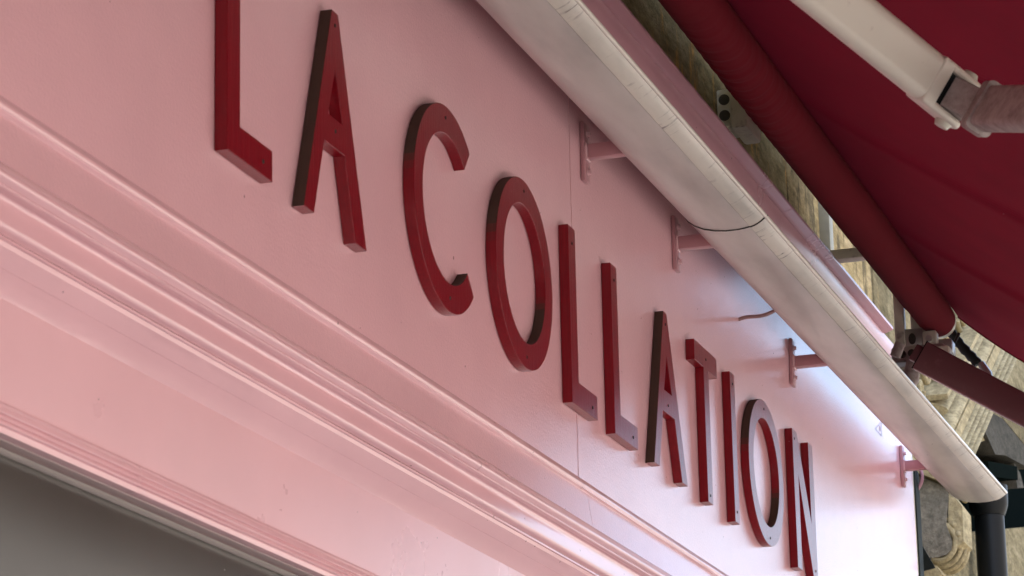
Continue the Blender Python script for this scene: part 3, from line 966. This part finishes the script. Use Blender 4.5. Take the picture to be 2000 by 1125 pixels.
rake("moulding_torus", PA, PB, 0.028, 0.108, 0.075, 0.075, M_carved)
rake("moulding_torus", PA, PB, 0.122, 0.216, 0.075, 0.075, M_carved)
rake("moulding_fascia", PA, PB, 0.232, 0.290, 0.060, 0.030, M_carved, False)
for k in range(4):
    o_ = 0.2905 + k * 0.042
    rake("moulding_rib", PA, PB, o_, o_ + 0.030, 0.070, 0.055, M_carved)
# scroll ornaments left of the mouldings
def spiral(c, r, turns, y, m, start=0.0, thick_=0.014):
    pts = []
    n = int(turns * 22)
    for i in range(n + 1):
        a = start + 2 * math.pi * turns * i / n
        rr = r * (1 - 0.80 * i / n)
        pts.append((c[0] + rr * math.cos(a), y + 0.02 - 0.03 * i / n, c[1] + rr * math.sin(a)))
    bm = bmesh.new()
    tube(bm, pts, thick_, seg=8, rad=[thick_ * (1 - 0.4 * i / n) for i in range(n + 1)])
    return obj("scroll_ornament", bm, m, nh, 60)
for (sx, sz, sr) in ((12.72, 4.80, 0.085), (13.10, 4.985, 0.085), (12.33, 4.60, 0.075), (11.93, 4.385, 0.075), (11.72, 4.29, 0.06), (12.52, 4.70, 0.05), (12.12, 4.50, 0.05)):
    spiral((sx, sz), sr, 1.9, 0.06, M_carved, random.uniform(0, 6))
# stone console
cx0, cx1 = 11.90, 12.14
side = [(0.125, 4.065), (0.075, 4.045), (0.02, 4.017), (-0.030, 3.988), (-0.026, 3.940), (-0.018, 3.895), (-0.014, 3.850), (-0.024, 3.812), (-0.033, 3.780), (-0.028, 3.750), (-0.008, 3.732), (0.025, 3.724), (0.056, 3.725), (0.085, 3.745), (0.125, 3.76)]
bm = bmesh.new()
poly_extrude(bm, [(cx0, y, z) for y, z in side], (cx1 - cx0, 0, 0))
con = obj("stone_console", bm, M_console, nh, 30)
arc = []
for i in range(19):
    a = R(118 + (292 - 118) * i / 18 * -1 + 62)
for k, (xx, grow) in enumerate(((11.915, 0.000), (11.975, 0.010), (12.035, 0.016), (12.095, 0.016))):
    pts = []
    for i in range(17):
        t = i / 16
        a = R(75 - 195 * t)
        yc, zc = 0.020, 3.785
        pts.append((xx, yc - (0.062 + grow) * math.cos(a) , zc + (0.072 + grow) * math.sin(a)))
    bm = bmesh.new()
    tube(bm, pts, 0.0125, seg=9)
    obj("scroll_flute", bm, M_carved, con, 60)
bm = bmesh.new()
poly_extrude(bm, [(cx0 + 0.01, -0.031, 3.985), (cx0 + 0.01, -0.078, 3.915), (cx0 + 0.01, -0.076, 3.780), (cx0 + 0.01, -0.048, 3.760), (cx0 + 0.01, -0.020, 3.86)], (0.2, 0, 0))
obj("acanthus_block", bm, M_carved, con, 0)
for yy, zz, rr in ((0.000, 3.872, 0.020), (-0.04, 3.848, 0.017), (-0.055, 3.81, 0.017), (-0.06, 3.985, 0.016), (-0.075, 3.965, 0.016), (-0.09, 3.945, 0.016)):
    bm = bmesh.new()
    bmesh.ops.create_icosphere(bm, subdivisions=2, radius=rr, matrix=Matrix.Translation((cx0 + 0.02, yy, zz)))
    obj("carved_bud", bm, M_carved, con, 60)
bm = bmesh.new()
poly_extrude(bm, [(11.86, 0.125, 4.16), (11.86, 0.10, 4.10), (11.86, -0.01, 4.045), (11.86, -0.05, 4.03), (11.86, -0.055, 4.00), (11.86, 0.03, 4.03), (11.86, 0.125, 4.075)], (0.4, 0, 0))
obj("console_cap", bm, M_carved, con, 0)
bm = bmesh.new()
poly_extrude(bm, [(11.88, 0.12, 3.70), (11.88, 0.03, 3.69), (11.88, 0.01, 3.655), (11.88, 0.05, 3.63), (11.88, 0.05, 3.3), (11.88, 0.12, 3.3)], (0.3, 0, 0))
obj("pilaster_capital", bm, M_carved, nh, 0)

# ------------------------------------------------------------------ black downpipe
dp = tag(empty("downpipe"), "black round downpipe on the roughcast wall under the trough's right end", "downpipe")
DX, DY = 13.28, 0.03
obj("pipe", TB([(DX, DY, 0.0), (DX, DY, 2.0), (DX, DY, 4.13)], 0.064, seg=28), M_pipe, dp, 50)
obj("pipe_collar", TB([(DX, DY, 4.131), (DX, DY, 4.15), (DX, DY, 4.175), (DX, DY, 4.20), (DX, DY, 4.26)], 0.09, seg=28, rad=[0.067, 0.075, 0.083, 0.085, 0.085]), M_pipe, dp, 50)
